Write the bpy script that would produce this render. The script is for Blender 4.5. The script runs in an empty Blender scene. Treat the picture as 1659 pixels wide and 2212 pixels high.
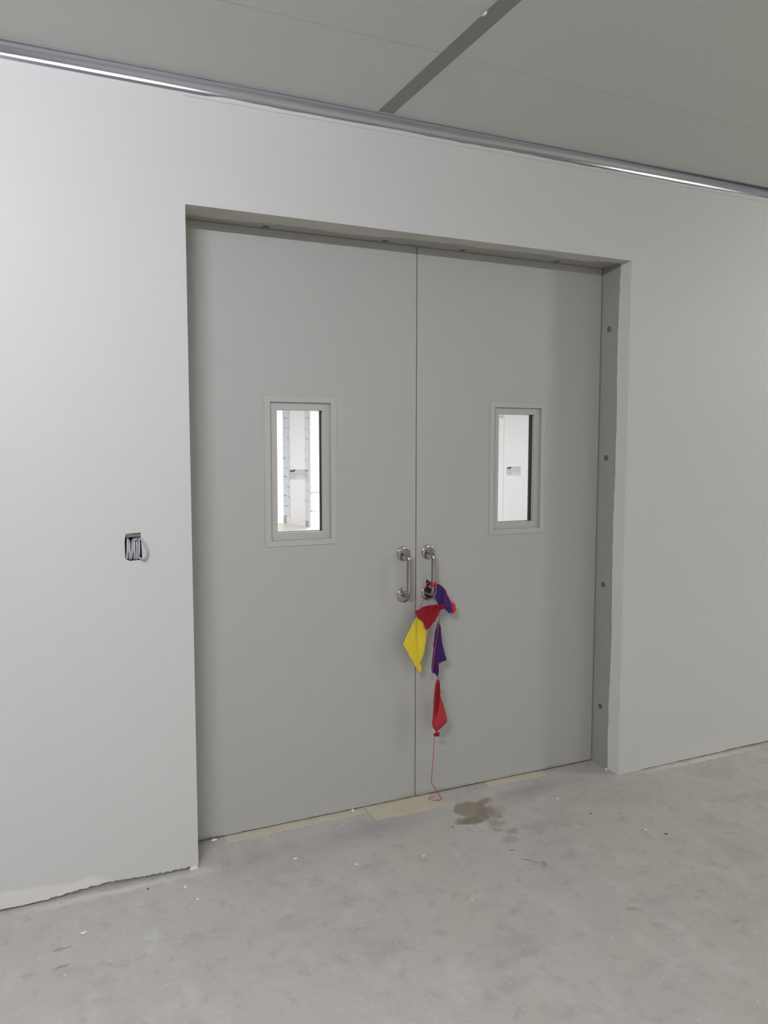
import bpy, bmesh, math, random
from mathutils import Vector, Matrix, geometry
random.seed(7)
S = bpy.context.scene
COL = S.collection

# ------------------------------------------------------------------ camera
cd = bpy.data.cameras.new('camera'); cam = bpy.data.objects.new('camera', cd); COL.objects.link(cam)
M = Matrix(((0.9076022, 0.0347814, -0.4183880), (-0.4198310, 0.0761760, -0.9043999), (0.0004148, 0.9964876, 0.0837398)))
cam.matrix_world = Matrix.Translation((-0.6342, -3.2508, 1.7934)) @ M.to_4x4()
cd.sensor_fit = 'HORIZONTAL'; cd.sensor_width = 36.0; cd.lens = 36.0 * 1703.9 / 1659.0
cd.clip_start = 0.02
S.camera = cam

# ------------------------------------------------------------------ exposure, world
S.view_settings.view_transform = 'Standard'; S.view_settings.look = 'None'
S.view_settings.exposure = -0.03; S.view_settings.gamma = 1.0
w = bpy.data.worlds.new('world'); S.world = w; w.use_nodes = True
w.node_tree.nodes['Background'].inputs[0].default_value = (0.8, 0.85, 0.9, 1)
w.node_tree.nodes['Background'].inputs[1].default_value = 0.05

# measurements (metres): wall face y=0, door face y=D, opening 0..W x 0..H
W, H, D, HC, CV = 2.281, 2.75, 0.222, 3.226, 0.046
# lamps: x, y, energy, colour
LAMPS = [(-1.40, -2.75, 222, (0.955, 0.970, 1.055)), (6.5, -2.75, 245, (1.0, 0.995, 0.98))]
FILL_PANELS = [(-1.8, -6.3, 58, (1.0, 0.985, 0.93)), (4.6, -6.3, 58, (1.0, 0.985, 0.93)), (1.4, -7.4, 58, (1.0, 0.985, 0.93))]  # unseen panels added behind the camera as soft fill light
BACK_LAMPS = [(3.0, 4.0, 110), (3.0, 9.0, 80), (7.6, 5.5, 150), (6.9, 15.6, 380), (1.3, 13.2, 120)]

# ------------------------------------------------------------------ materials
def mat(name, col, rough=0.6, metal=0.0, noise=None, bump=None, spec=0.5):
    """noise=(scale, amount); bump=(scale, distance)"""
    m = bpy.data.materials.new(name); m.use_nodes = True
    nt = m.node_tree; b = nt.nodes['Principled BSDF']
    b.inputs['Roughness'].default_value = rough; b.inputs['Metallic'].default_value = metal
    b.inputs['Specular IOR Level'].default_value = spec
    tc = nt.nodes.new('ShaderNodeTexCoord')
    n = nt.nodes.new('ShaderNodeTexNoise'); n.inputs['Scale'].default_value = (noise or (8, 0))[0]; n.inputs['Detail'].default_value = 6
    nt.links.new(tc.outputs['Object'], n.inputs['Vector'])
    mx = nt.nodes.new('ShaderNodeMix'); mx.data_type = 'RGBA'
    a = (noise or (8, 0.03))[1]
    mx.inputs[6].default_value = (*[c * (1 - a) for c in col], 1); mx.inputs[7].default_value = (*[min(1, c * (1 + a)) for c in col], 1)
    nt.links.new(n.outputs['Fac'], mx.inputs[0]); nt.links.new(mx.outputs[2], b.inputs['Base Color'])
    if bump:
        n2 = nt.nodes.new('ShaderNodeTexNoise'); n2.inputs['Scale'].default_value = bump[0]; n2.inputs['Detail'].default_value = 4
        nt.links.new(tc.outputs['Object'], n2.inputs['Vector'])
        bp = nt.nodes.new('ShaderNodeBump'); bp.inputs['Distance'].default_value = bump[1]; bp.inputs['Strength'].default_value = 0.6
        nt.links.new(n2.outputs['Fac'], bp.inputs['Height']); nt.links.new(bp.outputs[0], b.inputs['Normal'])
    return m

def blobs(m, items, distort=0.05, dscale=9.0):
    """mix own-colour stains into a material: items = (cx, cy, cz, rx, ry, rz, angle, colour, strength, softness)"""
    nt = m.node_tree; b = nt.nodes['Principled BSDF']
    src = b.inputs['Base Color'].links[0].from_socket
    tc = nt.nodes.new('ShaderNodeTexCoord')
    n = nt.nodes.new('ShaderNodeTexNoise'); n.inputs['Scale'].default_value = dscale; n.inputs['Detail'].default_value = 6; n.inputs['Roughness'].default_value = 0.62
    nt.links.new(tc.outputs['Object'], n.inputs['Vector'])
    s = nt.nodes.new('ShaderNodeVectorMath'); s.operation = 'SUBTRACT'; s.inputs[1].default_value = (.5, .5, .5)
    nt.links.new(n.outputs['Color'], s.inputs[0])
    sc = nt.nodes.new('ShaderNodeVectorMath'); sc.operation = 'SCALE'; sc.inputs['Scale'].default_value = distort
    nt.links.new(s.outputs[0], sc.inputs[0])
    ad = nt.nodes.new('ShaderNodeVectorMath'); ad.operation = 'ADD'
    nt.links.new(tc.outputs['Object'], ad.inputs[0]); nt.links.new(sc.outputs[0], ad.inputs[1])
    for cx, cy, cz, rx, ry, rz, ang, col, st, soft in items:
        mp = nt.nodes.new('ShaderNodeMapping'); mp.vector_type = 'TEXTURE'
        mp.inputs['Location'].default_value = (cx, cy, cz); mp.inputs['Rotation'].default_value = (0, 0, math.radians(ang))
        mp.inputs['Scale'].default_value = (rx, ry, rz)
        nt.links.new(ad.outputs[0], mp.inputs['Vector'])
        ln = nt.nodes.new('ShaderNodeVectorMath'); ln.operation = 'LENGTH'; nt.links.new(mp.outputs[0], ln.inputs[0])
        mr = nt.nodes.new('ShaderNodeMapRange'); mr.inputs['From Min'].default_value = 1.0; mr.inputs['From Max'].default_value = 1.0 - soft
        mr.inputs['To Max'].default_value = st; nt.links.new(ln.outputs['Value'], mr.inputs['Value'])
        mx = nt.nodes.new('ShaderNodeMix'); mx.data_type = 'RGBA'; mx.inputs[7].default_value = (*col, 1)
        nt.links.new(mr.outputs[0], mx.inputs[0]); nt.links.new(src, mx.inputs[6]); src = mx.outputs[2]
    nt.links.new(src, b.inputs['Base Color'])

WHITE = (0.553, 0.560, 0.543)
m_wall = mat('wall_paint', WHITE, 0.55, noise=(1.6, 0.012), bump=(70, 0.0006))
blobs(m_wall, [(-0.72, 0, 0.0, 0.34, 9, 0.085, 0, (0.70, 0.665, 0.64), 0.7, 0.2),
               (-0.45, 0, 0.0, 0.12, 9, 0.07, 0, (0.70, 0.665, 0.64), 0.65, 0.2),
               (2.9, 0, 0.0, 0.75, 9, 0.10, 0, (0.60, 0.56, 0.53), 0.5, 0.8),
               (2.414, 0, 0.538, 0.006, 9, 0.006, 0, (0.3, 0.3, 0.3), 0.5, 0.8)], 0.04, 14)
m_plain = mat('plain_white_paint', (0.46, 0.46, 0.44), 0.6)
m_ceil = mat('ceiling_panel_enamel', (0.60, 0.625, 0.595), 0.5, noise=(3, 0.015))
m_strip = mat('ceiling_joint_strip', (0.25, 0.265, 0.255), 0.6, noise=(4, 0.05))
m_conc_edge = mat('concrete_edge', (0.30, 0.29, 0.28), 0.9, noise=(40, 0.3), bump=(60, 0.004))
m_alu = bpy.data.materials.new('anodised_aluminium'); m_alu.use_nodes = True
nt = m_alu.node_tree; gb = nt.nodes.new('ShaderNodeBsdfGlossy'); gb.distribution = 'BECKMANN'; gb.inputs['Roughness'].default_value = 0.27
gb.inputs[0].default_value = (0.52, 0.535, 0.575, 1)
pb = nt.nodes['Principled BSDF']; pb.inputs['Base Color'].default_value = (0.20, 0.205, 0.22, 1); pb.inputs['Roughness'].default_value = 0.8; pb.inputs['Specular IOR Level'].default_value = 0.0
mxs = nt.nodes.new('ShaderNodeMixShader'); mxs.inputs[0].default_value = 0.72
nt.links.new(pb.outputs[0], mxs.inputs[1]); nt.links.new(gb.outputs[0], mxs.inputs[2]); nt.links.new(mxs.outputs[0], nt.nodes['Material Output'].inputs[0])
m_door = mat('grey_door_paint', (0.415, 0.412, 0.398), 0.36, noise=(5, 0.02), bump=(160, 0.0002))
blobs(m_door, [(0.09, 0.2, 0.0, 0.13, 1, 0.025, 0, (0.16, 0.12, 0.09), 0.55, 0.6), (0.58, 0.2, 0, 0.35, 1, 0.018, 0, (0.17, 0.13, 0.10), 0.5, 0.7),
               (1.9, 0.2, 0, 0.5, 1, 0.02, 0, (0.17, 0.14, 0.11), 0.4, 0.7), (1.2, 0.2, 0, 0.5, 1, 0.025, 0, (0.2, 0.16, 0.12), 0.45, 0.7)], 0.05, 10)
m_frame = mat('grey_frame_paint', (0.37, 0.37, 0.35), 0.5, noise=(9, 0.06), bump=(60, 0.0005))
m_winframe = mat('grey_window_trim_paint', (0.44, 0.437, 0.42), 0.34, noise=(12, 0.03))
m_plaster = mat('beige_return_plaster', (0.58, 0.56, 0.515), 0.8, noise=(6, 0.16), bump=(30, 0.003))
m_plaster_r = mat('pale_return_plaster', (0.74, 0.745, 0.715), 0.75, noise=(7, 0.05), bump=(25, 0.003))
m_black = mat('black_rubber', (0.02, 0.02, 0.02), 0.7)
m_steel = mat('brushed_steel', (0.42, 0.40, 0.375), 0.21, 1.0, noise=(200, 0.06))
m_cable = mat('grey_cable_sheath', (0.41, 0.405, 0.44), 0.5, noise=(30, 0.08))
m_box = mat('galvanised_box', (0.13, 0.13, 0.12), 0.6, 0.2, noise=(40, 0.2))
m_dirt = mat('brown_dust', (0.12, 0.10, 0.08), 0.95, noise=(60, 0.4))
m_under = mat('beige_sheet', (0.56, 0.51, 0.40), 0.7, noise=(18, 0.12))
blobs(m_under, [(1.05, 0.12, 0, .16, .07, 9, 10, (0.50, 0.44, 0.33), .5, .8)], .08, 14)
m_chip = mat('white_plaster_chip', (0.80, 0.79, 0.77), 0.8)
m_darkchip = mat('dark_debris', (0.10, 0.09, 0.08), 0.9)
m_string = mat('red_string', (0.42, 0.06, 0.07), 0.7)

def cloth(name, col, trans):
    m = mat(name, col, 0.5, noise=(35, 0.10), bump=(40, 0.004), spec=0.2)
    nt = m.node_tree; b = nt.nodes['Principled BSDF']; out = nt.nodes['Material Output']
    t = nt.nodes.new('ShaderNodeBsdfTranslucent'); t.inputs[0].default_value = (*col, 1)
    mx = nt.nodes.new('ShaderNodeMixShader'); mx.inputs[0].default_value = trans
    nt.links.new(b.outputs[0], mx.inputs[1]); nt.links.new(t.outputs[0], mx.inputs[2]); nt.links.new(mx.outputs[0], out.inputs[0])
    return m
m_yellow = cloth('yellow_film', (0.80, 0.62, 0.045), 0.15)
m_red = cloth('red_film', (0.30, 0.008, 0.016), 0.2)
m_pink = cloth('pink_red_film', (0.62, 0.03, 0.085), 0.2)
m_rose = cloth('rose_red_film', (0.55, 0.06, 0.075), 0.35)
m_purple = cloth('purple_film', (0.045, 0.013, 0.115), 0.1)
m_darkpurple = cloth('dark_purple_film', (0.022, 0.008, 0.045), 0.1)

# floor: bare power-trowelled concrete
m_floor = mat('bare_concrete', (0.485, 0.458, 0.427), 0.62, noise=(2.2, 0.10), bump=(35, 0.0025))
def floor_nodes(m):
    nt = m.node_tree; b = nt.nodes['Principled BSDF']; src = b.inputs['Base Color'].links[0].from_socket
    tc = nt.nodes.new('ShaderNodeTexCoord')
    def layer(scale, lo, hi, col, st, detail=6, kind='noise', stretch=(1, 1, 1), rot=0, keep=0.6):
        nonlocal src
        mp = nt.nodes.new('ShaderNodeMapping'); mp.inputs['Scale'].default_value = stretch; mp.inputs['Rotation'].default_value = (0, 0, rot)
        nt.links.new(tc.outputs['Object'], mp.inputs['Vector'])
        if kind == 'noise':
            n = nt.nodes.new('ShaderNodeTexNoise'); n.inputs['Detail'].default_value = detail; o = n.outputs['Fac']
            n.inputs['Roughness'].default_value = 0.6
        else:
            n = nt.nodes.new('ShaderNodeTexVoronoi'); o = n.outputs['Distance']
        n.inputs['Scale'].default_value = scale; nt.links.new(mp.outputs[0], n.inputs['Vector'])
        mr = nt.nodes.new('ShaderNodeMapRange'); mr.interpolation_type = 'SMOOTHSTEP'
        mr.inputs['From Min'].default_value = lo; mr.inputs['From Max'].default_value = hi; mr.inputs['To Max'].default_value = st
        nt.links.new(o, mr.inputs['Value'])
        fac = mr.outputs[0]
        if kind != 'noise':                      # keep only some of the cells, so the specks scatter
            sp = nt.nodes.new('ShaderNodeSeparateColor'); nt.links.new(n.outputs['Color'], sp.inputs[0])
            g = nt.nodes.new('ShaderNodeMath'); g.operation = 'GREATER_THAN'; g.inputs[1].default_value = keep; nt.links.new(sp.outputs[0], g.inputs[0])
            k = nt.nodes.new('ShaderNodeMath'); k.operation = 'MULTIPLY'; nt.links.new(mr.outputs[0], k.inputs[0]); nt.links.new(g.outputs[0], k.inputs[1]); fac = k.outputs[0]
        mx = nt.nodes.new('ShaderNodeMix'); mx.data_type = 'RGBA'; mx.inputs[7].default_value = (*col, 1)
        nt.links.new(fac, mx.inputs[0]); nt.links.new(src, mx.inputs[6]); src = mx.outputs[2]
    layer(3.2, 0.50, 0.68, (0.355, 0.34, 0.325), 0.5, stretch=(1, 1.9, 1), rot=0.5)
    layer(5.5, 0.50, 0.68, (0.60, 0.572, 0.54), 0.38, stretch=(1.5, 0.8, 1), rot=-0.4)
    layer(1.5, 0.48, 0.66, (0.49, 0.46, 0.41), 0.6)
    layer(13, 0.53, 0.68, (0.35, 0.335, 0.32), 0.5, detail=8)
    layer(34, 0.56, 0.70, (0.60, 0.575, 0.545), 0.4)
    layer(24, 0.10, 0.02, (0.9, 0.88, 0.85), 0.7, kind='v', keep=0.72)
    layer(11, 0.06, 0.015, (0.9, 0.88, 0.85), 0.7, kind='v', keep=0.6, rot=0.4)
    layer(17, 0.09, 0.015, (0.24, 0.22, 0.20), 0.55, kind='v', rot=1.1, keep=0.72)
    layer(8, 0.10, 0.02, (0.30, 0.27, 0.24), 0.4, kind='v', rot=2.1, keep=0.7, stretch=(1, 1.8, 1))
    layer(90, 0.60, 0.75, (0.36, 0.34, 0.32), 0.4)
    nt.links.new(src, b.inputs['Base Color'])
floor_nodes(m_floor)
BR = (0.235, 0.195, 0.140); BL_ = (0.36, 0.31, 0.27); DK = (0.22, 0.195, 0.17); LT = (0.72, 0.69, 0.65)
blobs(m_floor, [
    (1.335, -0.01, 0, 0.095, 0.095, 9, 25, BR, 0.8, 0.18), (1.40, -0.06, 0, 0.07, 0.05, 9, 20, BR, 0.7, 0.3), (1.265, -0.115, 0, 0.075, 0.045, 9, -10, BR, 0.8, 0.2), (1.38, -0.19, 0, 0.05, 0.035, 9, 0, BL_, 0.8, 0.35), (1.345, -0.235, 0, 0.018, 0.04, 9, 30, BL_, 0.7, 0.4), (1.44, 0.035, 0, 0.06, 0.028, 9, 20, BR, 0.75, 0.3),
    (1.300, -0.115, 0, 0.090, 0.038, 9, 8, BR, 0.85, 0.2), (1.42, -0.115, 0, 0.040, 0.035, 9, 25, BR, 0.6, 0.35),
    (1.375, -0.155, 0, 0.03, 0.05, 9, -20, BL_, 0.6, 0.4), (1.47, -0.06, 0, 0.07, 0.05, 9, 0, BL_, 0.5, 0.7),
    (1.40, -0.285, 0, 0.035, 0.03, 9, 0, BL_, 0.85, 0.3), (1.345, -0.345, 0, 0.055, 0.045, 9, 30, BL_, 0.65, 0.4),
    (1.30, -0.425, 0, 0.02, 0.010, 9, -20, DK, 0.9, 0.5), (1.315, -0.535, 0, 0.045, 0.011, 9, -40, DK, 0.75, 0.5), (1.36, -0.58, 0, 0.026, 0.02, 9, 20, DK, 0.65, 0.6),
    (-0.559, -0.333, 0, 0.040, 0.012, 9, 10, DK, 0.7, 0.6), (-0.552, -0.435, 0, 0.040, 0.012, 9, 15, DK, 0.6, 0.6),
    (1.47, -0.999, 0, 0.028, 0.014, 9, -25, DK, 0.7, 0.9), (1.77, -1.228, 0, 0.02, 0.012, 9, -15, DK, 0.5, 0.9),
    (2.90, -0.035, 0, 0.62, 0.028, 9, -0.5, LT, 0.75, 0.8), (-0.35, -0.03, 0, 0.45, 0.03, 9, 0, LT, 0.65, 0.9), (0.03, -0.03, 0, 0.10, 0.05, 9, 0, LT, 0.5, 0.9),
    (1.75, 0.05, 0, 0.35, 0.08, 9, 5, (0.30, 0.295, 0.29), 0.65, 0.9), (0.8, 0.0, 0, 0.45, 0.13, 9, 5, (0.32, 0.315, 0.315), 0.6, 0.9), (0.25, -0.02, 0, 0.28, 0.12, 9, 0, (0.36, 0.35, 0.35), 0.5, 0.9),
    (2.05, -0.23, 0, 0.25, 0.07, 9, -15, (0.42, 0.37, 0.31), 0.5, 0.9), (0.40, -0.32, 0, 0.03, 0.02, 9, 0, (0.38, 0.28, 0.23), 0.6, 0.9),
    (-0.25, -0.42, 0, 0.035, 0.10, 9, -15, (0.6, 0.62, 0.59), 0.5, 0.9), (1.6, -0.27, 0, 0.25, 0.05, 9, 0, (0.37, 0.35, 0.32), 0.5, 0.9)],
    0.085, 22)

m_floor2 = mat('cream_sheet_floor', (0.66, 0.62, 0.54), 0.35, noise=(2, 0.04))
m_bwall = mat('bright_white_panel', (0.80, 0.80, 0.80), 0.5)
m_film = mat('printed_protective_film', (0.60, 0.64, 0.70), 0.35, noise=(6, 0.06))
def film_print(m):
    nt = m.node_tree; b = nt.nodes['Principled BSDF']; src = b.inputs['Base Color'].links[0].from_socket
    tc = nt.nodes.new('ShaderNodeTexCoord'); mp = nt.nodes.new('ShaderNodeMapping'); mp.inputs['Rotation'].default_value = (0.0, -0.30, 0)
    nt.links.new(tc.outputs['Object'], mp.inputs[0])
    wv = nt.nodes.new('ShaderNodeTexWave'); wv.bands_direction = 'Z'; wv.inputs['Scale'].default_value = 1.45; wv.inputs['Distortion'].default_value = 1.2
    wv.inputs['Detail'].default_value = 1
    nt.links.new(mp.outputs[0], wv.inputs['Vector'])
    n = nt.nodes.new('ShaderNodeTexNoise'); n.inputs['Scale'].default_value = 5; nt.links.new(tc.outputs['Object'], n.inputs['Vector'])
    a = nt.nodes.new('ShaderNodeMapRange'); a.inputs['From Min'].default_value = 0.93; a.inputs['From Max'].default_value = 0.98; nt.links.new(wv.outputs['Fac'], a.inputs['Value'])
    c = nt.nodes.new('ShaderNodeMapRange'); c.inputs['From Min'].default_value = 0.42; c.inputs['From Max'].default_value = 0.6; nt.links.new(n.outputs['Fac'], c.inputs['Value'])
    mu = nt.nodes.new('ShaderNodeMath'); mu.operation = 'MULTIPLY'; nt.links.new(a.outputs[0], mu.inputs[0]); nt.links.new(c.outputs[0], mu.inputs[1])
    mx = nt.nodes.new('ShaderNodeMix'); mx.data_type = 'RGBA'; mx.inputs[7].default_value = (0.22, 0.27, 0.36, 1)
    nt.links.new(mu.outputs[0], mx.inputs[0]); nt.links.new(src, mx.inputs[6]); nt.links.new(mx.outputs[2], b.inputs['Base Color'])
film_print(m_film)

m_glass = bpy.data.materials.new('window_glass'); m_glass.use_nodes = True
nt = m_glass.node_tree; nt.nodes.remove(nt.nodes['Principled BSDF'])
tr = nt.nodes.new('ShaderNodeBsdfTransparent'); tr.inputs[0].default_value = (0.96, 0.965, 0.965, 1)
gl = nt.nodes.new('ShaderNodeBsdfGlossy'); gl.inputs['Roughness'].default_value = 0.02
fr = nt.nodes.new('ShaderNodeFresnel'); fr.inputs[0].default_value = 1.45
mx = nt.nodes.new('ShaderNodeMixShader')
nt.links.new(fr.outputs[0], mx.inputs[0]); nt.links.new(tr.outputs[0], mx.inputs[1]); nt.links.new(gl.outputs[0], mx.inputs[2])
nt.links.new(mx.outputs[0], nt.nodes['Material Output'].inputs[0])

def label_mat(name, col, trans):
    m = bpy.data.materials.new(name); m.use_nodes = True; nt = m.node_tree; b = nt.nodes['Principled BSDF']
    b.inputs['Base Color'].default_value = (*col, 1); b.inputs['Roughness'].default_value = 0.5
    t = nt.nodes.new('ShaderNodeBsdfTranslucent'); t.inputs[0].default_value = (*col, 1)
    x = nt.nodes.new('ShaderNodeBsdfTransparent'); x.inputs[0].default_value = (*col, 1)
    a = nt.nodes.new('ShaderNodeMixShader'); a.inputs[0].default_value = 0.5
    c = nt.nodes.new('ShaderNodeMixShader'); c.inputs[0].default_value = trans
    nt.links.new(b.outputs[0], a.inputs[1]); nt.links.new(t.outputs[0], a.inputs[2])
    nt.links.new(a.outputs[0], c.inputs[1]); nt.links.new(x.outputs[0], c.inputs[2]); nt.links.new(c.outputs[0], nt.nodes['Material Output'].inputs[0])
    return m
m_label = label_mat('grey_label_film', (0.90, 0.90, 0.92), 0.9)
m_print = mat('dark_print', (0.03, 0.03, 0.03), 0.6)
m_print2 = label_mat('pale_grey_print', (0.72, 0.72, 0.73), 0.8)

m_lamp = bpy.data.materials.new('lamp_diffuser'); m_lamp.use_nodes = True
b = m_lamp.node_tree.nodes['Principled BSDF']; b.inputs['Base Color'].default_value = (0.9, 0.9, 0.9, 1)
b.inputs['Emission Color'].default_value = (0.97, 0.985, 1, 1); b.inputs['Emission Strength'].default_value = 6

# ------------------------------------------------------------------ mesh helpers
def tag(o, label=None, cat=None, kind=None, group=None):
    if label: o['label'] = label
    if cat: o['category'] = cat
    if kind: o['kind'] = kind
    if group: o['group'] = group
    return o
def link(name, me, m, parent=None, smooth=False):
    o = bpy.data.objects.new(name, me); COL.objects.link(o)
    if m: me.materials.append(m)
    if smooth:
        for p in me.polygons: p.use_smooth = True
    if parent:
        o.parent = parent
        o.matrix_parent_inverse = Matrix.Translation(-Vector(parent.location))
    return o
def empty(name, loc):
    o = bpy.data.objects.new(name, None); COL.objects.link(o); o.location = loc; o.empty_display_size = 0.1
    return o
def bm_box(bm, x0, x1, y0, y1, z0, z1, bevel=0.0):
    t = bmesh.new(); bmesh.ops.create_cube(t, size=1)
    for v in t.verts: v.co = Vector(((x0 + x1) / 2 + v.co.x * (x1 - x0), (y0 + y1) / 2 + v.co.y * (y1 - y0), (z0 + z1) / 2 + v.co.z * (z1 - z0)))
    if bevel: bmesh.ops.bevel(t, geom=t.edges[:], offset=bevel, segments=2, affect='EDGES')
    me = bpy.data.meshes.new('t'); t.to_mesh(me); t.free(); bm.from_mesh(me); bpy.data.meshes.remove(me)
def finish(name, bm, m, parent=None, smooth=False):
    bmesh.ops.recalc_face_normals(bm, faces=bm.faces[:])
    me = bpy.data.meshes.new(name); bm.to_mesh(me); bm.free()
    return link(name, me, m, parent, smooth)
def box(name, x0, x1, y0, y1, z0, z1, m, parent=None, bevel=0.0):
    bm = bmesh.new(); bm_box(bm, x0, x1, y0, y1, z0, z1, bevel); return finish(name, bm, m, parent)
def slab(name, outer, holes, mp, thick, m, parent=None, grid=None, smooth=False, disp=None):
    """polygon (a,b) with holes -> solid of given thickness; mp(a,b,t)->world, t in 0..1"""
    pts = [Vector(p) for p in outer]; edges = [(i, (i + 1) % len(outer)) for i in range(len(outer))]
    face = [list(range(len(outer)))]
    for h in holes:
        k = len(pts); pts += [Vector(p) for p in h]; edges += [(k + i, k + (i + 1) % len(h)) for i in range(len(h))]
    def inside(p, poly):
        c = False; j = len(poly) - 1
        for i in range(len(poly)):
            (xi, yi), (xj, yj) = poly[i], poly[j]
            if (yi > p[1]) != (yj > p[1]) and p[0] < (xj - xi) * (p[1] - yi) / (yj - yi) + xi: c = not c
            j = i
        return c
    if grid:
        a0 = min(p[0] for p in outer); a1 = max(p[0] for p in outer); b0 = min(p[1] for p in outer); b1 = max(p[1] for p in outer)
        a = a0 + grid / 2; r = 0
        while a < a1:
            bb = b0 + (grid / 2 if r % 2 else grid * 0.9)
            while bb < b1:
                if inside((a, bb), outer) and min((Vector((a, bb)) - Vector(p)).length for p in outer) > grid * 0.4: pts.append(Vector((a, bb)))
                bb += grid
            a += grid * 0.87; r += 1
    vs, es, fs, _, _, _ = geometry.delaunay_2d_cdt(pts, edges, face, 1, 1e-6)
    tris = []
    for f in fs:
        c = sum((vs[i] for i in f), Vector((0, 0))) / len(f)
        if inside(c, outer) and not any(inside(c, h) for h in holes): tris.append(list(f))
    bm = bmesh.new(); A = [bm.verts.new(mp(v.x, v.y, 0)) for v in vs]; B = [bm.verts.new(mp(v.x, v.y, 1)) for v in vs]
    cnt = {}
    for f in tris:
        for i in range(len(f)):
            e = (f[i], f[(i + 1) % len(f)]); cnt[tuple(sorted(e))] = cnt.get(tuple(sorted(e)), 0) + 1
    for f in tris:
        bm.faces.new([A[i] for i in f]); bm.faces.new([B[i] for i in reversed(f)])
        for i in range(len(f)):
            e = (f[i], f[(i + 1) % len(f)])
            if cnt[tuple(sorted(e))] == 1: bm.faces.new([A[e[1]], A[e[0]], B[e[0]], B[e[1]]])
    bmesh.ops.delete(bm, geom=[v for v in bm.verts if not v.link_faces], context='VERTS')
    return finish(name, bm, m, parent, smooth)
def catmull(pts, n=6):
    P = [Vector(p) for p in pts]; out = []
    for i in range(len(P) - 1):
        p0 = P[max(i - 1, 0)]; p1 = P[i]; p2 = P[i + 1]; p3 = P[min(i + 2, len(P) - 1)]
        for k in range(n):
            t = k / n
            out.append(0.5 * ((2 * p1) + (-p0 + p2) * t + (2 * p0 - 5 * p1 + 4 * p2 - p3) * t * t + (-p0 + 3 * p1 - 3 * p2 + p3) * t ** 3))
    out.append(P[-1]); return out
def bm_tube(bm, pts, r, seg=12, cap=True):
    pts = [Vector(p) for p in pts]; rings = []
    T = (pts[1] - pts[0]).normalized(); N = T.orthogonal().normalized()
    for i, p in enumerate(pts):
        t = ((pts[min(i + 1, len(pts) - 1)]) - pts[max(i - 1, 0)]).normalized()
        N = (N - t * N.dot(t)).normalized(); Bn = t.cross(N)
        rr = r(i / (len(pts) - 1)) if callable(r) else r
        rings.append([bm.verts.new(p + (N * math.cos(2 * math.pi * k / seg) + Bn * math.sin(2 * math.pi * k / seg)) * rr) for k in range(seg)])
    for a, b in zip(rings, rings[1:]):
        for k in range(seg): bm.faces.new([a[k], a[(k + 1) % seg], b[(k + 1) % seg], b[k]])
    if cap: bm.faces.new(rings[0][::-1]); bm.faces.new(rings[-1])
def tube(name, pts, r, m, parent=None, seg=12):
    bm = bmesh.new(); bm_tube(bm, pts, r, seg); return finish(name, bm, m, parent, True)
def bm_lathe(bm, prof, c, axis='y', seg=32):
    """prof = (radius, distance out of the door, -y)"""
    rings = []
    for r, h in prof:
        rings.append([bm.verts.new((c[0] + r * math.cos(2 * math.pi * k / seg), c[1] - h, c[2] + r * math.sin(2 * math.pi * k / seg))) for k in range(seg)])
    for a, b in zip(rings, rings[1:]):
        for k in range(seg): bm.faces.new([a[k], a[(k + 1) % seg], b[(k + 1) % seg], b[k]])
    bm.faces.new(rings[0][::-1]); bm.faces.new(rings[-1])
def text(name, s, size, loc, m, parent, ext=0.0003, bold=0.0, sx=1.0):
    cu = bpy.data.curves.new(name, 'FONT'); cu.body = s; cu.size = size; cu.extrude = ext; cu.offset = bold
    cu.align_x = 'LEFT'; cu.align_y = 'CENTER'
    o = bpy.data.objects.new(name, cu); COL.objects.link(o)
    bpy.context.view_layer.update()
    me = bpy.data.meshes.new_from_object(o.evaluated_get(bpy.context.evaluated_depsgraph_get())); bpy.data.objects.remove(o)
    Mx = Matrix.Translation(loc) @ Matrix.Rotation(math.pi / 2, 4, 'X') @ Matrix.Diagonal((sx, 1, 1, 1))
    me.transform(Mx)
    return link(name, me, m, parent)

# ------------------------------------------------------------------ room shell
X0, X1, Y0 = -6.0, 9.0, -9.0
rag = random.Random(3)
def ragged(x0, x1, step, f):
    out = []; x = x0
    while x < x1 - step * 0.3: out.append((x, f(x))); x += step * (0.6 + rag.random() * 0.8)
    out.append((x1, f(x1))); return out
def bottom(x):
    if x < 0:
        if x < -0.58: return 0.009 + rag.random() * 0.004
        return 0.012 + 0.012 * math.exp(-((x + 0.36) / 0.13) ** 2) + rag.random() * 0.008
    if x < 2.45: return 0.001
    return 0.0025 + rag.random() * 0.004 + (0.004 if x > 3.1 else 0)
bl = ragged(-1.1, 0.0, 0.012, bottom); br = ragged(W, 4.0, 0.035, bottom)
outer = [(X0, 0.01)] + bl + [(0, H)] + [(W * i / 12, H + (0.0025 * math.sin(i * 1.3) if 0 < i < 12 else 0)) for i in range(1, 12)] + [(W, H)] + br + [(X1, 0.006), (X1, HC), (X0, HC)]
hole = [(-0.262, 1.345), (-0.254, 1.339), (-0.243, 1.335), (-0.197, 1.338), (-0.199, 1.40), (-0.2015, 1.447), (-0.222, 1.4465), (-0.258, 1.4435), (-0.2605, 1.436), (-0.2635, 1.41)]
wall = slab('wall_back', outer, [hole], lambda a, b, t: (a, t * 0.014, b), 0.014, m_wall)
tag(wall, 'white painted wall around the grey double doors', 'wall', 'structure')
bm = bmesh.new()
bm_box(bm, X0, -0.27, 0.0142, 0.27, 0, HC); bm_box(bm, -0.19, -0.034, 0.0142, 0.27, 0, HC)
bm_box(bm, -0.27, -0.19, 0.0142, 0.27, 0, 1.325); bm_box(bm, -0.27, -0.19, 0.0142, 0.27, 1.455, HC); bm_box(bm, -0.27, -0.19, 0.09, 0.27, 1.325, 1.455)
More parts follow.
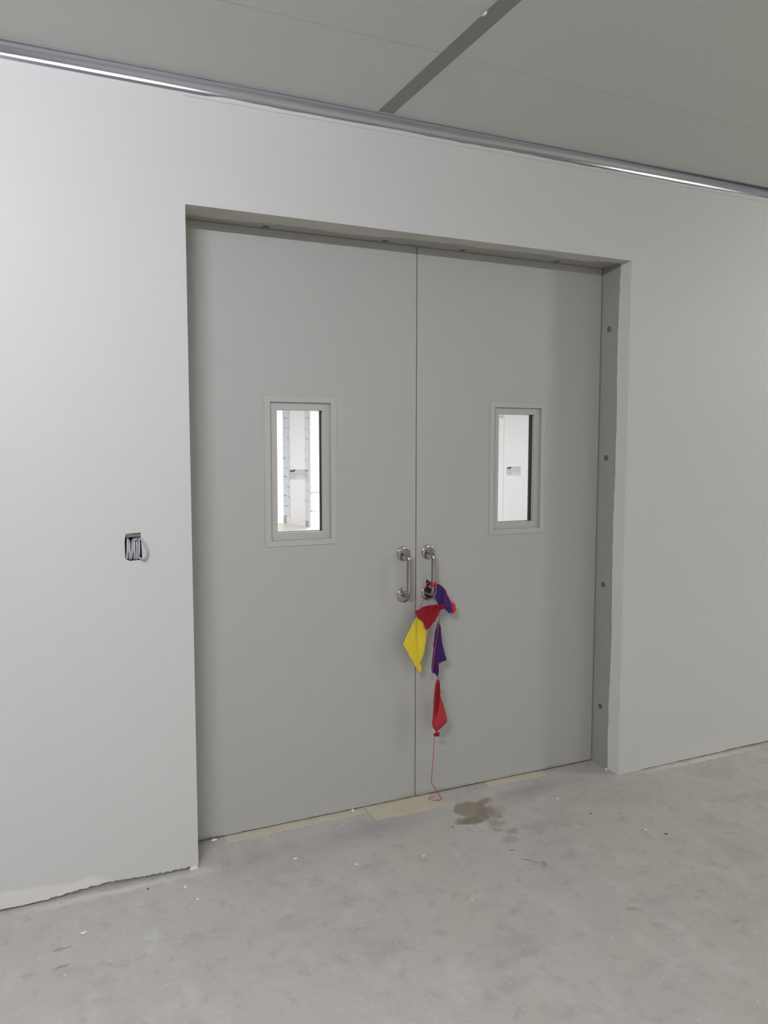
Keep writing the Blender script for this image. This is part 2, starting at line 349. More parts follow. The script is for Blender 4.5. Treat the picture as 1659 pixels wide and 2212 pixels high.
bm_box(bm, W + 0.034, X1, 0.0142, 0.27, 0, HC); bm_box(bm, -0.034, W + 0.034, 0.0142, 0.27, H + 0.034, HC)
tag(finish('wall_back_core', bm, m_conc_edge), 'rough grey wall core showing in the gap under the plaster', 'wall', 'structure')
tag(box('wall_left', X0 - 0.1, X0, Y0, 0, 0, HC, m_plain), 'white side wall left of the camera', 'wall', 'structure')
tag(box('wall_right', X1, X1 + 0.1, Y0, 0.27, 0, HC, m_plain), 'white side wall right of the camera', 'wall', 'structure')
tag(box('wall_front', X0 - 0.1, X1 + 0.1, Y0 - 0.1, Y0, 0, HC, m_plain), 'white wall behind the camera', 'wall', 'structure')
bm = bmesh.new(); bm_box(bm, X0 - 0.1, X1 + 0.1, Y0 - 0.1, 0.285, -0.1, 0)
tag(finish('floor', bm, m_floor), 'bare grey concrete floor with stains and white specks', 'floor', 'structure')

# ceiling: metal faced panels with hairline seams, one board-wide joint strip
bm = bmesh.new()
ys = [0.27, -0.6, -1.8, -3.0, -4.2, -5.4, -6.6, -7.8, Y0 - 0.1]
for a, b_ in zip(ys, ys[1:]):
    for xa, xb in ((X0 - 0.1, 0.8554), (0.8556, X1 + 0.1)):
        dz = -0.0005 if (a == -0.6 and xa > 0) else 0
        bm_box(bm, xa, xb, b_ + 0.0008, a - 0.0008, HC + dz, HC + 0.05, 0.0006)
bm_box(bm, X0 - 0.1, X1 + 0.1, Y0 - 0.1, 0.27, HC + 0.05, HC + 0.1)
tag(finish('ceiling', bm, m_ceil), 'grey green metal panel ceiling', 'ceiling', 'structure')
st = box('trim_2', 0.8205, 0.890, Y0, -CV * 0.8, HC - 0.0018, HC, m_strip)
tag(st, 'darker grey joint strip crossing the ceiling panels', 'trim', 'structure')
# concave aluminium cove between wall and ceiling
bm = bmesh.new(); prof = []
for i in range(15):
    a = math.pi / 2 * i / 14
    prof.append((-CV + CV * math.sin(a) if True else 0, HC - CV + CV * math.cos(a)))
prof = [(-CV - 0.0015, HC - 0.0012), (-CV, HC - 0.004)] + [(-CV + (CV - 0.002) * math.sin(math.pi / 2 * i / 14), HC - CV + (CV - 0.004) * math.cos(math.pi / 2 * i / 14)) for i in range(1, 14)] + [(-0.0015, HC - CV - 0.006), (0.004, HC - CV - 0.006), (0.004, HC + 0.002), (-CV, HC + 0.002)]
L = [bm.verts.new((X0, y, z)) for y, z in prof]; R_ = [bm.verts.new((X1, y, z)) for y, z in prof]
for i in range(len(prof)):
    j = (i + 1) % len(prof); f = bm.faces.new([L[i], L[j], R_[j], R_[i]]); f.smooth = 0 < i < 14
bm.faces.new(L[::-1]); bm.faces.new(R_)
tag(finish('trim_3', bm, m_alu), 'shiny aluminium cove trim between wall and ceiling', 'trim', 'structure')
# ragged filler line where the wall paint laps onto the cove
rr = random.Random(11)
up = []; x = 0.15
while x < 3.4:
    up.append((x, HC - CV - 0.003 + rr.random() * 0.0028 + 0.0015 * math.sin(x * 9))); x += 0.02 + rr.random() * 0.05
slab('trim_4', [(0.0, HC - CV - 0.018)] + [(3.6, HC - CV - 0.018)] + up[::-1], [], lambda a, b, t: (a, -0.0035 + t * 0.0036, b), 0, m_wall)
tag(bpy.data.objects['trim_4'], 'uneven white filler line under the aluminium cove', 'trim', 'structure')

# plaster returns of the opening (ragged inner edge), then the steel frame
rq = random.Random(5)
def redge(n, lo, hi, base, amp): return [(lo + (hi - lo) * i / n, base(i / n) + (rq.random() - .5) * amp) for i in range(n + 1)]
ed = redge(60, 0.0, H, lambda t: 0.086 + 0.004 * math.sin(t * 17), 0.005)
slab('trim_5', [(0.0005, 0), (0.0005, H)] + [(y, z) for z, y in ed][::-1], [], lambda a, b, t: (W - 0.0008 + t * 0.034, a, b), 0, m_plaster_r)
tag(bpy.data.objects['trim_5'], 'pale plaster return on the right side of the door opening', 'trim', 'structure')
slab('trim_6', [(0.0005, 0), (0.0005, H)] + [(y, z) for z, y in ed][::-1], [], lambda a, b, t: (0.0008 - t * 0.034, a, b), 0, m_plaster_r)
tag(bpy.data.objects['trim_6'], 'pale plaster return on the left side of the door opening', 'trim', 'structure')
def sof(t):
    b_ = 0.115 + 0.02 * math.sin(t * 5.0 + 1.0) + 0.012 * math.sin(t * 23)
    if 0.55 < t < 0.62: b_ -= 0.02
    if t > 0.93: b_ -= 0.03
    return b_
ed2 = redge(90, 0.0, W, sof, 0.008)
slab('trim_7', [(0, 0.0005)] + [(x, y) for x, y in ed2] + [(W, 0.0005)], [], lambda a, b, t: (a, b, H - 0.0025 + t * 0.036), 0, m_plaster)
tag(bpy.data.objects['trim_7'], 'ragged beige plaster soffit above the double doors', 'trim', 'structure')

fr_ = empty('trim_1', (W / 2, 0.16, 0)); tag(fr_, 'grey steel door frame lining the opening', 'door frame', 'structure')
bm = bmesh.new()
for x0, x1, s0, s1 in ((-0.034, -0.001, -0.001, 0.018), (W + 0.001, W + 0.034, W - 0.018, W + 0.001)):
    bm_box(bm, x0, x1, 0.03, 0.30, 0, H + 0.034); bm_box(bm, s0, s1, 0.2865, 0.31, 0, H)
bm_box(bm, -0.001, W + 0.001, 0.03, 0.30, H + 0.001, H + 0.034); bm_box(bm, 0.0, W, 0.2865, 0.31, H - 0.03, H + 0.001)  # rear stop strips added to keep the bright room's light from leaking past
finish('frame_lining', bm, m_frame, fr_)
m_plug = mat('dull_bolt', (0.17, 0.155, 0.135), 0.6, 0.2, noise=(50, 0.3))
def plug(loc, axis, sgn, par):
    bm = bmesh.new(); n = 20
    prof = [(0.0155, 0.0), (0.0155, 0.0012), (0.0130, 0.0016), (0.0125, 0.0003), (0.004, 0.0001), (0.0005, 0.0012)]
    rings = []
    for r, h in prof:
        ring = []
        for k in range(n):
            a = 2 * math.pi * k / n; u, v = r * math.cos(a), r * math.sin(a)
            ring.append(bm.verts.new((loc[0] + sgn * h, loc[1] + u, loc[2] + v) if axis == 'x' else (loc[0] + u * 1.1, loc[1] + v, loc[2] + sgn * h)))
        rings.append(ring)
    for a_, b_ in zip(rings, rings[1:]):
        for k in range(n): bm.faces.new([a_[k], a_[(k + 1) % n], b_[(k + 1) % n], b_[k]])
    bm.faces.new(rings[-1]); bm.faces.new(rings[0][::-1])
    return finish('bolt', bm, m_plug, par)
for z in (0.336, 1.027, 1.728, 2.42): plug((W + 0.0008, 0.161, z), 'x', -1, fr_); plug((-0.0008, 0.161, z), 'x', 1, fr_)
for x in (0.384, 0.964, 1.383, 1.95): plug((x, 0.19, H + 0.0008), 'z', -1, fr_)

# ------------------------------------------------------------------ double doors
def make_door(name, x0, x1, wx, label, hx, hlabel):
    d = empty(name, ((x0 + x1) / 2, D + 0.025, 0)); tag(d, label, 'door', 'structure')
    z0, z1 = 0.007, 2.7492
    a0, a1, b0, b1 = wx - 0.146, wx + 0.146, 1.357, 1.991     # recessed part of the vision window
    rng = random.Random(int(wx * 100))
    bot = [(x0 + (x1 - x0) * i / 40, z0 + rng.random() * 0.003) for i in range(41)]
    slab('door_leaf', bot + [(x1, z1), (x0, z1)], [[(a0 - .002, b0 - .002), (a1 + .002, b0 - .002), (a1 + .002, b1 + .002), (a0 - .002, b1 + .002)]], lambda a, b, t: (a, D + t * 0.062, b), 0, m_door, d)
    box('bottom_seal', x0 + 0.01, x1 - 0.01, D + 0.006, D + 0.04, 0.0026, z0 + 0.004, m_dirt, d)
    win = empty('vision_window', (wx, D, 1.35)); win.parent = d; win.matrix_parent_inverse = Matrix.Translation(-Vector(d.location))
    win['label'] = 'narrow glazed window in a raised grey trim'
    def par(o):
        o.parent = win; o.matrix_parent_inverse = (Matrix.Translation(d.location) @ Matrix.Translation(-Vector(d.location)) @ Matrix.Translation(Vector((wx, D, 1.35)))).inverted()
        return o
    # outer flange, proud of the door face
    F0, F1, G0, G1 = wx - 0.1745, wx + 0.1745, 1.330, 2.019
    fo = slab('window_trim', [(F0, G0), (F1, G0), (F1, G1), (F0, G1)], [[(a0, b0), (a1, b0), (a1, b1), (a0, b1)]], lambda a, b, t: (a, D - 0.0035 + t * 0.0152, b), 0, m_winframe)
    par(fo)
    bv = fo.modifiers.new('bevel', 'BEVEL'); bv.width = 0.0012; bv.segments = 2; bv.limit_method = 'ANGLE'
    # recessed glazing bead with a deep inner reveal on both sides of the glass
    e0, e1, c0, c1 = wx - 0.112, wx + 0.112, 1.392, 1.957
    par(slab('glazing_bead', [(a0, b0), (a1, b0), (a1, b1), (a0, b1)], [[(e0, c0), (e1, c0), (e1, c1), (e0, c1)]], lambda a, b, t: (a, D + 0.0118 + t * 0.0215, b), 0, m_winframe))
    par(slab('spacer', [(a0, b0), (a1, b0), (a1, b1), (a0, b1)], [[(e0, c0), (e1, c0), (e1, c1), (e0, c1)]], lambda a, b, t: (a, D + 0.0382 + t * 0.0236, b), 0, m_black))
    par(slab('rear_trim', [(F0, G0), (F1, G0), (F1, G1), (F0, G1)], [[(e0, c0), (e1, c0), (e1, c1), (e0, c1)]], lambda a, b, t: (a, D + 0.0622 + t * 0.004, b), 0, m_winframe))
    par(box('glass_pane', a0, a1, D + 0.0336, D + 0.0380, b0, b1, m_glass))
    # maker's label stuck on the glass
    lx0, lz1 = wx - 0.048, 1.684
    lb = par(box('glass_label', lx0, lx0 + 0.092, D + 0.0327, D + 0.0331, lz1 - 0.048, lz1, m_label))
    def prt(o): par(o)
    t = text('label_print', 'AGB', 0.0145, (lx0 + 0.004, D + 0.0322, lz1 - 0.008), m_print, None, bold=0.0009, sx=0.95); par(t)
    bm = bmesh.new(); rg = random.Random(4)
    for k in range(6):                                 # small lines of unreadable print
        zz = lz1 - 0.0045 - k * 0.0068
        if k in (0, 1): xs = (lx0 + 0.035, lx0 + 0.086)
        else: xs = (lx0 + 0.005, lx0 + (0.034 if k > 3 else 0.080))
        xx = xs[0]
        while xx < xs[1]:
            l = 0.003 + rg.random() * 0.006; bm_box(bm, xx, min(xx + l, xs[1]), D + 0.0322, D + 0.0325, zz - 0.0011, zz + 0.0011); xx += l + 0.0015
    for (p, q, r, s) in ((0.004, 0.036, -0.0445, -0.0437), (0.004, 0.036, -0.0225, -0.0217), (0.070, 0.071, -0.036, -0.022), (0.070, 0.078, -0.0225, -0.0217), (0.0815, 0.0825, -0.036, -0.022)):
        bm_box(bm, lx0 + p, lx0 + q, D + 0.0322, D + 0.0325, lz1 + r, lz1 + s)
    par(finish('label_print', bm, m_print2))
    if wx > 1.2: par(text('glass_stamp', 'AGS', 0.019, (wx - 0.1065, D + 0.0330, 1.9445), m_print2, None, ext=0.0002, bold=0.0004))
    # four corner screws in the trim
    # handle
    h = empty('pull_handle', (hx, D, 1.157)); h.parent = d; h.matrix_parent_inverse = Matrix.Translation(-Vector(d.location)); h['label'] = hlabel
    def ph(o):
        o.parent = h; o.matrix_parent_inverse = Matrix.Translation(-Vector((hx, D, 1.157))); return o
    zt, zb, off, R = 1.262, 1.054, 0.060, 0.030
    for zz in (zt, zb):
        bm = bmesh.new(); bm_lathe(bm, [(0.036, 0.0), (0.036, 0.004), (0.0350, 0.0058), (0.0325, 0.0068), (0.022, 0.0078), (0.0115, 0.0085)], (hx, D, zz))
        ph(finish('rose', bm, m_steel, None, True))
    pts = [(hx, D - 0.008, zt)]
    for k in range(9):
        a = math.pi / 2 * k / 8; pts.append((hx, D - off + R - R * math.sin(a), zt - R + R * math.cos(a)))
    for k in range(1, 6): pts.append((hx, D - off, zt - R + (zb + R - zt + R) * k / 6))
    for k in range(9):
        a = math.pi / 2 * k / 8; pts.append((hx, D - off + R - R * math.cos(a), zb + R - R * math.sin(a)))
    pts.append((hx, D - 0.008, zb))
    bm = bmesh.new(); bm_tube(bm, pts, 0.0108, 20); ph(finish('grip', bm, m_steel, None, True))
    return d
make_door('door_1', 0.007, 1.1450, 0.551, 'left grey leaf of the double doors with a narrow window', 1.079, 'bare stainless steel pull handle')
make_door('door_2', 1.1500, 2.2755, 1.746, 'right grey leaf of the double doors, bunting tied to its handle', 1.215, 'stainless steel pull handle with bunting tied to it')
bm = bmesh.new(); bm_box(bm, 1.130, 1.165, 0.2845, 0.290, 0.012, 2.72)  # added light blocker behind the seam, keeps the gap dark
tag(finish('trim_8', bm, m_black), 'black strip added behind the seam between the two door leaves to block light', 'trim', 'structure')

# ------------------------------------------------------------------ flag bunting tied to the right handle
bun = empty('flag_bunting', (1.215, 0.15, 1.06))
tag(bun, 'string of yellow, red and purple plastic flags tied to the right door handle', 'bunting')
def fold(c, amps, seed):
    r = random.Random(seed); ph = [(r.random() * 6, r.uniform(-1, 1), r.uniform(-1, 1)) for _ in amps]
    def f(x, z):
        s = 0
        for (am, fr), (p, a, b_) in zip(amps, ph): s += am * math.sin(fr * ((x - c[0]) * (1 + .3 * a) + (z - c[1]) * .45 * b_) + p)
        return s
    return f
def smooth_poly(poly, corner=0.0):
    out = []
    n = len(poly)
    for i in range(n):
        a, b_ = Vector(poly[i]), Vector(poly[(i + 1) % n]); L_ = (b_ - a).length; k = max(1, int(L_ / 0.012))
        for j in range(k): out.append(tuple(a.lerp(b_, j / k)))
    return out
def flag(name, poly, y, m, amps, seed, label=None, thick=0.0008, tilt=(0, 0)):
    c = (sum(p[0] for p in poly) / len(poly), sum(p[1] for p in poly) / len(poly)); f = fold(c, amps, seed)
    def mp(a, b_, t): return (a, y + f(a, b_) + tilt[0] * (a - c[0]) + tilt[1] * (b_ - c[1]) + t * thick, b_)
    o = slab(name, smooth_poly(poly), [], mp, 0, m, bun, grid=0.008, smooth=True)
    if label: o['label'] = label
    return o
flag('flag', [(1.121, 0.951), (1.153, 0.931), (1.162, 0.897), (1.167, 0.884), (1.181, 0.891), (1.178, 0.844), (1.171, 0.798), (1.163, 0.761), (1.137, 0.72), (1.109, 0.703), (1.074, 0.771), (1.042, 0.825), (1.07, 0.879), (1.103, 0.929)],
     0.157, m_yellow, [(0.004, 60), (0.002, 130)], 1, 'yellow flag hanging lowest on the left', tilt=(0.12, 0.05))
flag('flag', [(1.104, 0.712), (1.137, 0.72), (1.146, 0.695), (1.145, 0.679), (1.139, 0.666), (1.122, 0.688)],
     0.150, m_yellow, [(0.002, 60)], 2, 'turned-up yellow tip of the flag')
flag('flag', [(1.111, 0.983), (1.159, 0.999), (1.234, 1.004), (1.248, 0.991), (1.246, 0.978), (1.235, 0.958), (1.216, 0.926), (1.197, 0.908), (1.182, 0.896), (1.162, 0.886), (1.15, 0.929), (1.118, 0.954)],
     0.150, m_red, [(0.005, 55), (0.002, 140)], 3, 'dark red flag above the yellow one', tilt=(0.0, 0.25))
flag('flag', [(1.222, 1.112), (1.236, 1.110), (1.261, 1.094), (1.277, 1.074), (1.283, 1.05), (1.292, 1.025), (1.31, 0.983), (1.304, 0.968), (1.285, 0.962), (1.272, 0.98), (1.262, 1.003), (1.239, 1.005), (1.224, 1.009), (1.207, 1.052), (1.216, 1.066)],
     0.140, m_purple, [(0.007, 95), (0.003, 190)], 4, 'purple flag knotted round the handle', tilt=(0.1, 0.1))
flag('flag', [(1.236, 1.112), (1.262, 1.097), (1.281, 1.076), (1.290, 1.050), (1.314, 1.012), (1.339, 0.999), (1.345, 0.968), (1.326, 0.951), (1.302, 0.958), (1.290, 1.003), (1.27, 1.04), (1.245, 1.08)],
     0.156, m_pink, [(0.005, 90), (0.002, 170)], 5, 'red flag behind the purple one')
flag('flag', [(1.232, 0.924), (1.251, 0.893), (1.256, 0.845), (1.263, 0.804), (1.271, 0.769), (1.283, 0.721), (1.258, 0.712), (1.237, 0.706), (1.236, 0.677), (1.23, 0.643), (1.219, 0.659), (1.204, 0.664), (1.201, 0.691), (1.205, 0.725), (1.212, 0.802), (1.221, 0.876)],
     0.146, m_purple, [(0.005, 100), (0.002, 190)], 6, 'lower purple flag hanging point up')
# wrap round the grip: a short band and dark twisted tails
bm = bmesh.new(); seg = 20
rings = []
for z, r in ((1.118, 0.0125), (1.112, 0.0145), (1.103, 0.0140), (1.098, 0.0122)):
    rings.append([bm.verts.new((1.215 + r * math.cos(2 * math.pi * k / seg) * (1.12 + 0.1 * math.sin(3 * k)), 0.162 + r * math.sin(2 * math.pi * k / seg), z + 0.002 * math.sin(k * 1.7))) for k in range(seg)])
for a, b_ in zip(rings, rings[1:]):
    for k in range(seg): bm.faces.new([a[k], a[(k + 1) % seg], b_[(k + 1) % seg], b_[k]])
o = finish('wrap', bm, m_pink, bun, True); o['label'] = 'pink-red film wrapped round the grip'
o = slab('tail', smooth_poly([(1.190, 1.131), (1.204, 1.120), (1.214, 1.116), (1.212, 1.106), (1.200, 1.098), (1.202, 1.075), (1.214, 1.071), (1.217, 1.082), (1.213, 1.10), (1.222, 1.104), (1.224, 1.060), (1.204, 1.058), (1.191, 1.078), (1.190, 1.105)]), [],
         lambda a, b_, t: (a, 0.185 + 0.006 * math.sin(a * 130 + b_ * 60) + t * 0.001, b_), 0, m_darkpurple, bun, grid=0.008, smooth=True)
o['label'] = 'dark purple loose end behind the handle'
# knot between the flags
bm = bmesh.new(); bmesh.ops.create_icosphere(bm, subdivisions=4, radius=1)
for v in bm.verts:
    n = v.co.copy(); d_ = 1 + 0.22 * math.sin(5 * n.x + 3 * n.z) * math.cos(4 * n.y) + 0.1 * math.sin(9 * n.z)
    v.co = Vector((1.250 + n.x * 0.018 * d_, 0.140 + n.y * 0.012 * d_, 0.994 + n.z * 0.0125 * d_))
o = finish('knot', bm, m_red, bun, True)
# lowest red flag: a folded, slightly blown bag closed by a knot
def bag(name, rows, y, m, squash, seed):
    bm = bmesh.new(); seg = 22; rings = []; r = random.Random(seed)
    for i, (z, xa, xb) in enumerate(rows):
        cx, hw = (xa + xb) / 2, (xb - xa) / 2
        ring = []
        for k in range(seg):
            a = 2 * math.pi * k / seg
            d_ = 1 + 0.16 * math.sin(3 * a + z * 20) + 0.07 * math.sin(7 * a - z * 50)
            ring.append(bm.verts.new((cx + hw * math.cos(a) * (1 + 0.02 * math.sin(5 * a)), y + hw * squash * math.sin(a) * d_, z)))
        rings.append(ring)
    for a, b_ in zip(rings, rings[1:]):
        for k in range(seg): bm.faces.new([a[k], a[(k + 1) % seg], b_[(k + 1) % seg], b_[k]])
    bm.faces.new(rings[0][::-1]); bm.faces.new(rings[-1]); return finish(name, bm, m, bun, True)
o = bag('flag', [(0.636, 1.230, 1.2325), (0.608, 1.218, 1.2395), (0.58, 1.2145, 1.2405), (0.556, 1.2115, 1.241), (0.53, 1.2095, 1.2515), (0.498, 1.2085, 1.264), (0.46, 1.2070, 1.2745), (0.425, 1.2035, 1.2835), (0.406, 1.2015, 1.284), (0.393, 1.2025, 1.270), (0.378, 1.211, 1.252), (0.365, 1.220, 1.231), (0.360, 1.2215, 1.2275)], 0.140, m_rose, 0.5, 3)
o['label'] = 'lowest red flag, folded and closed by a knot'
flag('fold', [(1.231, 0.634), (1.239, 0.607), (1.240, 0.566), (1.234, 0.53), (1.226, 0.49), (1.213, 0.455), (1.2065, 0.442), (1.2075, 0.50), (1.2105, 0.556), (1.217, 0.605)], 0.1235, m_red, [(0.003, 90)], 8, 'dark doubled fold on the lowest red flag', tilt=(0.05, 0.045))
bm = bmesh.new(); bmesh.ops.create_icosphere(bm, subdivisions=4, radius=1)
for v in bm.verts:
    n = v.co.copy(); d_ = 1 + 0.25 * math.sin(6 * n.x + 2 * n.z)
    v.co = Vector((1.2265 + n.x * 0.017 * d_, 0.138 + n.y * 0.010, 0.348 + n.z * 0.011 * (1 + 0.25 * n.x)))
finish('knot', bm, m_red, bun, True)
def string(pts, r=0.0016): return tube('string', catmull(pts, 6), r, m_string, bun, 8)
string([(1.195, 0.158, 1.121), (1.173, 0.15, 1.115), (1.155, 0.148, 1.086), (1.156, 0.148, 1.059), (1.137, 0.148, 0.997)])
string([(1.195, 0.156, 0.912), (1.197, 0.154, 0.86), (1.205, 0.15, 0.81), (1.2125, 0.146, 0.777), (1.207, 0.143, 0.724), (1.2015, 0.143, 0.66), (1.202, 0.144, 0.626)])
string([(1.245, 0.142, 0.985), (1.235, 0.136, 0.923), (1.223, 0.134, 0.85), (1.211, 0.137, 0.777), (1.206, 0.140, 0.70)])
string([(1.238, 0.143, 0.975), (1.2395, 0.141, 0.94), (1.234, 0.141, 0.92)])
string([(1.237, 0.142, 0.712), (1.236, 0.141, 0.654), (1.231, 0.140, 0.634)])
tube('string', catmull([(1.213, 0.138, 0.345), (1.2105, 0.14, 0.28), (1.207, 0.141, 0.216), (1.2025, 0.142, 0.15), (1.200, 0.145, 0.108), (1.208, 0.150, 0.090), (1.225, 0.160, 0.066), (1.242, 0.166, 0.042), (1.252, 0.162, 0.022), (1.259, 0.150, 0.008), (1.255, 0.140, 0.0035), (1.234, 0.138, 0.0035), (1.206, 0.156, 0.0035), (1.203, 0.178, 0.0035), (1.225, 0.185, 0.0035), (1.242, 0.182, 0.0035)], 8), 0.0018, m_string, bun, 8)

# ------------------------------------------------------------------ cable coil in the wall box
jb = empty('junction_box', (-0.23, 0.03, 1.335)); tag(jb, 'dark metal box set in the hole in the left wall, holding the grey cable', 'junction box')
bm = bmesh.new()
bm_box(bm, -0.2665, -0.1945, 0.064, 0.066, 1.33, 1.452); bm_box(bm, -0.2665, -0.264, 0.0146, 0.066, 1.33, 1.452); bm_box(bm, -0.1965, -0.1945, 0.0146, 0.066, 1.33, 1.452)
bm_box(bm, -0.2665, -0.1945, 0.0146, 0.066, 1.33, 1.332); bm_box(bm, -0.2665, -0.1945, 0.0146, 0.066, 1.45, 1.452)
finish('box_shell', bm, m_box, jb)
bm = bmesh.new(); bm_box(bm, -0.258, -0.2005, 0.004, 0.012, 1.4295, 1.4435, 0.001)
m_lip = mat('grey_box_lip', (0.16, 0.16, 0.15), 0.6, 0.1, noise=(60, 0.25)); finish('box_lip', bm, m_lip, jb)
cc = empty('cable_coil', (-0.23, 0.0, 1.34)); tag(cc, 'coil of light grey cable stuffed in the wall box left of the doors', 'cable')
rc = random.Random(9)
for i in range(6):                                   # each visible turn of the coil
    x = -0.2545 + i * 0.0089; tp = 1.425 - (0.009 if i in (1, 2) else 0) - rc.random() * 0.003; bt = 1.341 + rc.random() * 0.004; l = rc.uniform(-0.003, 0.002)
    tube('cable', catmull([(x - 0.001 + l, 0.056, bt + 0.012), (x + l, 0.030, bt), (x + l, 0.006, bt + 0.001), (x + 0.0005 + l * .6, -0.007, bt + 0.018), (x + rc.uniform(-.001, .001), -0.010, (tp + bt) / 2),
        (x + 0.001 - l * .5, -0.005, tp - 0.016), (x + 0.002 - l, 0.010, tp - 0.002), (x + 0.003 - l, 0.032, tp), (x + 0.003 - l, 0.056, tp - 0.008)], 6), 0.0041, m_cable, cc, 10)
tube('cable', catmull([(-0.226, 0.01, 1.405), (-0.2265, -0.008, 1.418), (-0.2225, -0.014, 1.423), (-0.222, -0.020, 1.4225)], 6), 0.0042, m_cable, cc, 10)
tube('cable', catmull([(-0.205, 0.025, 1.425), (-0.200, -0.002, 1.421), (-0.192, -0.012, 1.408), (-0.183, -0.016, 1.385), (-0.182, -0.018, 1.362), (-0.189, -0.018, 1.346), (-0.199, -0.014, 1.343), (-0.210, -0.002, 1.347), (-0.215, 0.02, 1.352)], 8), 0.0043, m_cable, cc, 10)

# ------------------------------------------------------------------ sheets, chips and debris on the floor
def sheet(name, poly, label):
    return tag(slab(name, poly, [], lambda a, b, t: (a, b, 0.0002 + t * 0.0022), 0, m_under), label, 'floor sheet', None, 'beige sheets under the doors')
sheet('floor_sheet', [(0.165, 0.165), (0.85, 0.172), (0.862, 0.235), (0.165, 0.235)], 'narrow beige sheet strip under the left door leaf')
sheet('floor_sheet', [(0.864, 0.075), (1.10, 0.074), (1.243, 0.082), (1.215, 0.160), (1.235, 0.235), (0.864, 0.235)], 'widest beige sheet sticking out below the door seam')
sheet('floor_sheet', [(1.55, 0.165), (1.93, 0.168), (1.935, 0.235), (1.565, 0.235)], 'short beige sheet under the right door leaf near the frame')
def chip(x, y, s, m, label, name='plaster_chip', cat='plaster chip', group='white plaster chips on the floor', z=0.0, flat=0.45):
    r = random.Random(int(abs(x * 1000) + abs(y * 7000))); bm = bmesh.new(); bmesh.ops.create_icosphere(bm, subdivisions=2, radius=s)
    for v in bm.verts: v.co *= r.uniform(0.7, 1.2)
    an = r.random() * 3
    for v in bm.verts:
        a, b_ = v.co.x * 1.5, v.co.y * 0.75
        v.co = Vector((x + a * math.cos(an) - b_ * math.sin(an), y + a * math.sin(an) + b_ * math.cos(an), v.co.z * flat))
    mz = min(v.co.z for v in bm.verts)
    for v in bm.verts: v.co.z += z - mz
    return tag(finish(name, bm, m), label, cat, None, group)
for x, y, s, lab in [(-0.476, -0.274, 0.009, 'largest white plaster chip, on the floor left of the doorway'), (0.40, -0.10, 0.007, 'white plaster chip just in front of the left door leaf'),
                     (0.623, -0.253, 0.006, 'small white chip on the floor in front of the left leaf'), (0.917, -0.312, 0.006, 'small white chip in front of the door seam'),
                     (-0.078, -0.121, 0.006, 'white chip on the floor at the left corner of the opening'), (-0.05, -0.23, 0.006, 'white chip on the floor a step out from the left corner'),
                     (0.937, -0.688, 0.005, 'white chip nearest the camera, in front of the seam'), (1.695, -0.379, 0.004, 'white chip to the right of the footprints'),
                     (1.80, -0.10, 0.006, 'white chip in front of the right door leaf'), (1.97, -0.537, 0.006, 'rightmost white chip, out from the right jamb')]:
    chip(x, y, s, m_chip, lab)
for x, y, s, lab in [(-0.217, -0.072, 0.005, 'dark crumb below the left wall edge'), (2.03, -0.608, 0.005, 'dark crumb out from the right wall corner'), (1.845, -0.30, 0.005, 'dark crumb on the floor before the right jamb'), (1.166, -0.135, 0.004, 'dark crumb at the left tip of the brown stain')]:
    chip(x, y, s, m_darkchip, lab, 'debris_crumb', 'debris', 'dark crumbs on the floor')
# loose plaster under the leaves and at the jamb
chip(0.115, 0.210, 0.011, m_chip, 'white plaster lump pinched under the left end of the doors', group='plaster lumps at the door bottoms', flat=0.5)
chip(0.80, 0.212, 0.010, m_chip, 'white plaster lump under the left leaf near the seam', group='plaster lumps at the door bottoms', flat=0.5)
chip(-0.03, -0.001, 0.006, m_chip, 'crumbled plaster at the foot of the left wall corner', group='plaster lumps at the wall foot', flat=0.7)
chip(2.262, 0.075, 0.010, m_plaster_r, 'plaster crumb at the foot of the right return', group='plaster lumps at the wall foot', flat=0.7)
# torn film scrap hanging beside the joint strip
o = slab('film_scrap', smooth_poly([(0.812, -0.880), (0.822, -0.893), (0.820, -0.915), (0.813, -0.925), (0.808, -0.905)]), [], lambda a, b, t: (a, b, HC - 0.0025 - 0.012 * abs(math.sin((b + 0.88) * 60)) + t * 0.0006), 0, m_chip, grid=0.01)
tag(o, 'torn white scrap stuck to the ceiling joint strip', 'film scrap')

# ------------------------------------------------------------------ room beyond the doors, seen through the windows
BX0, BX1, BY1 = -1.0, 10.5, 19.0
tag(box('floor_beyond', BX0, BX1, 0.2855, BY1, -0.1, 0, m_floor2), 'cream floor of the bright room behind the doors', 'floor', 'structure')
tag(box('ceiling_beyond', BX0, BX1, 0.271, BY1, HC, HC + 0.1, m_bwall), 'white ceiling of the room behind the doors', 'ceiling', 'structure')
tag(box('wall_left_beyond', BX0 - 0.1, BX0, 0.271, BY1, 0, HC, m_bwall), 'white left wall of the room behind the doors', 'wall', 'structure')
tag(box('wall_right_beyond', BX1, BX1 + 0.1, 0.271, BY1, 0, HC, m_bwall), 'white right wall of the room behind the doors', 'wall', 'structure')
tag(box('wall_far_beyond', BX0, BX1, BY1, BY1 + 0.1, 0, HC, m_bwall), 'overexposed white wall at the far end behind the doors', 'wall', 'structure')
bm = bmesh.new(); bm_box(bm, 6.9, 7.452, 9.0, 9.1, 0, HC); bm_box(bm, 7.456, BX1, 9.0, 9.1, 0, HC); bm_box(bm, 6.9, BX1, 9.04, 9.1, 0, HC); bm_box(bm, 6.9, 7.0, 9.1, 12, 0, HC)
tag(finish('wall_panel_beyond', bm, m_bwall), 'white panel wall with a vertical joint seen through the right window', 'wall', 'structure')
tag(box('wall_left_far', BX0, 4.95, 14.85, 14.95, 0, HC, m_bwall), 'white wall seen at the left edge of the left window', 'wall', 'structure')
tag(box('baseboard_left', BX0, 4.94, 14.83, 14.85, 0, 0.02, m_strip), 'thin grey line at the foot of the wall behind the doors', 'baseboard', 'structure')
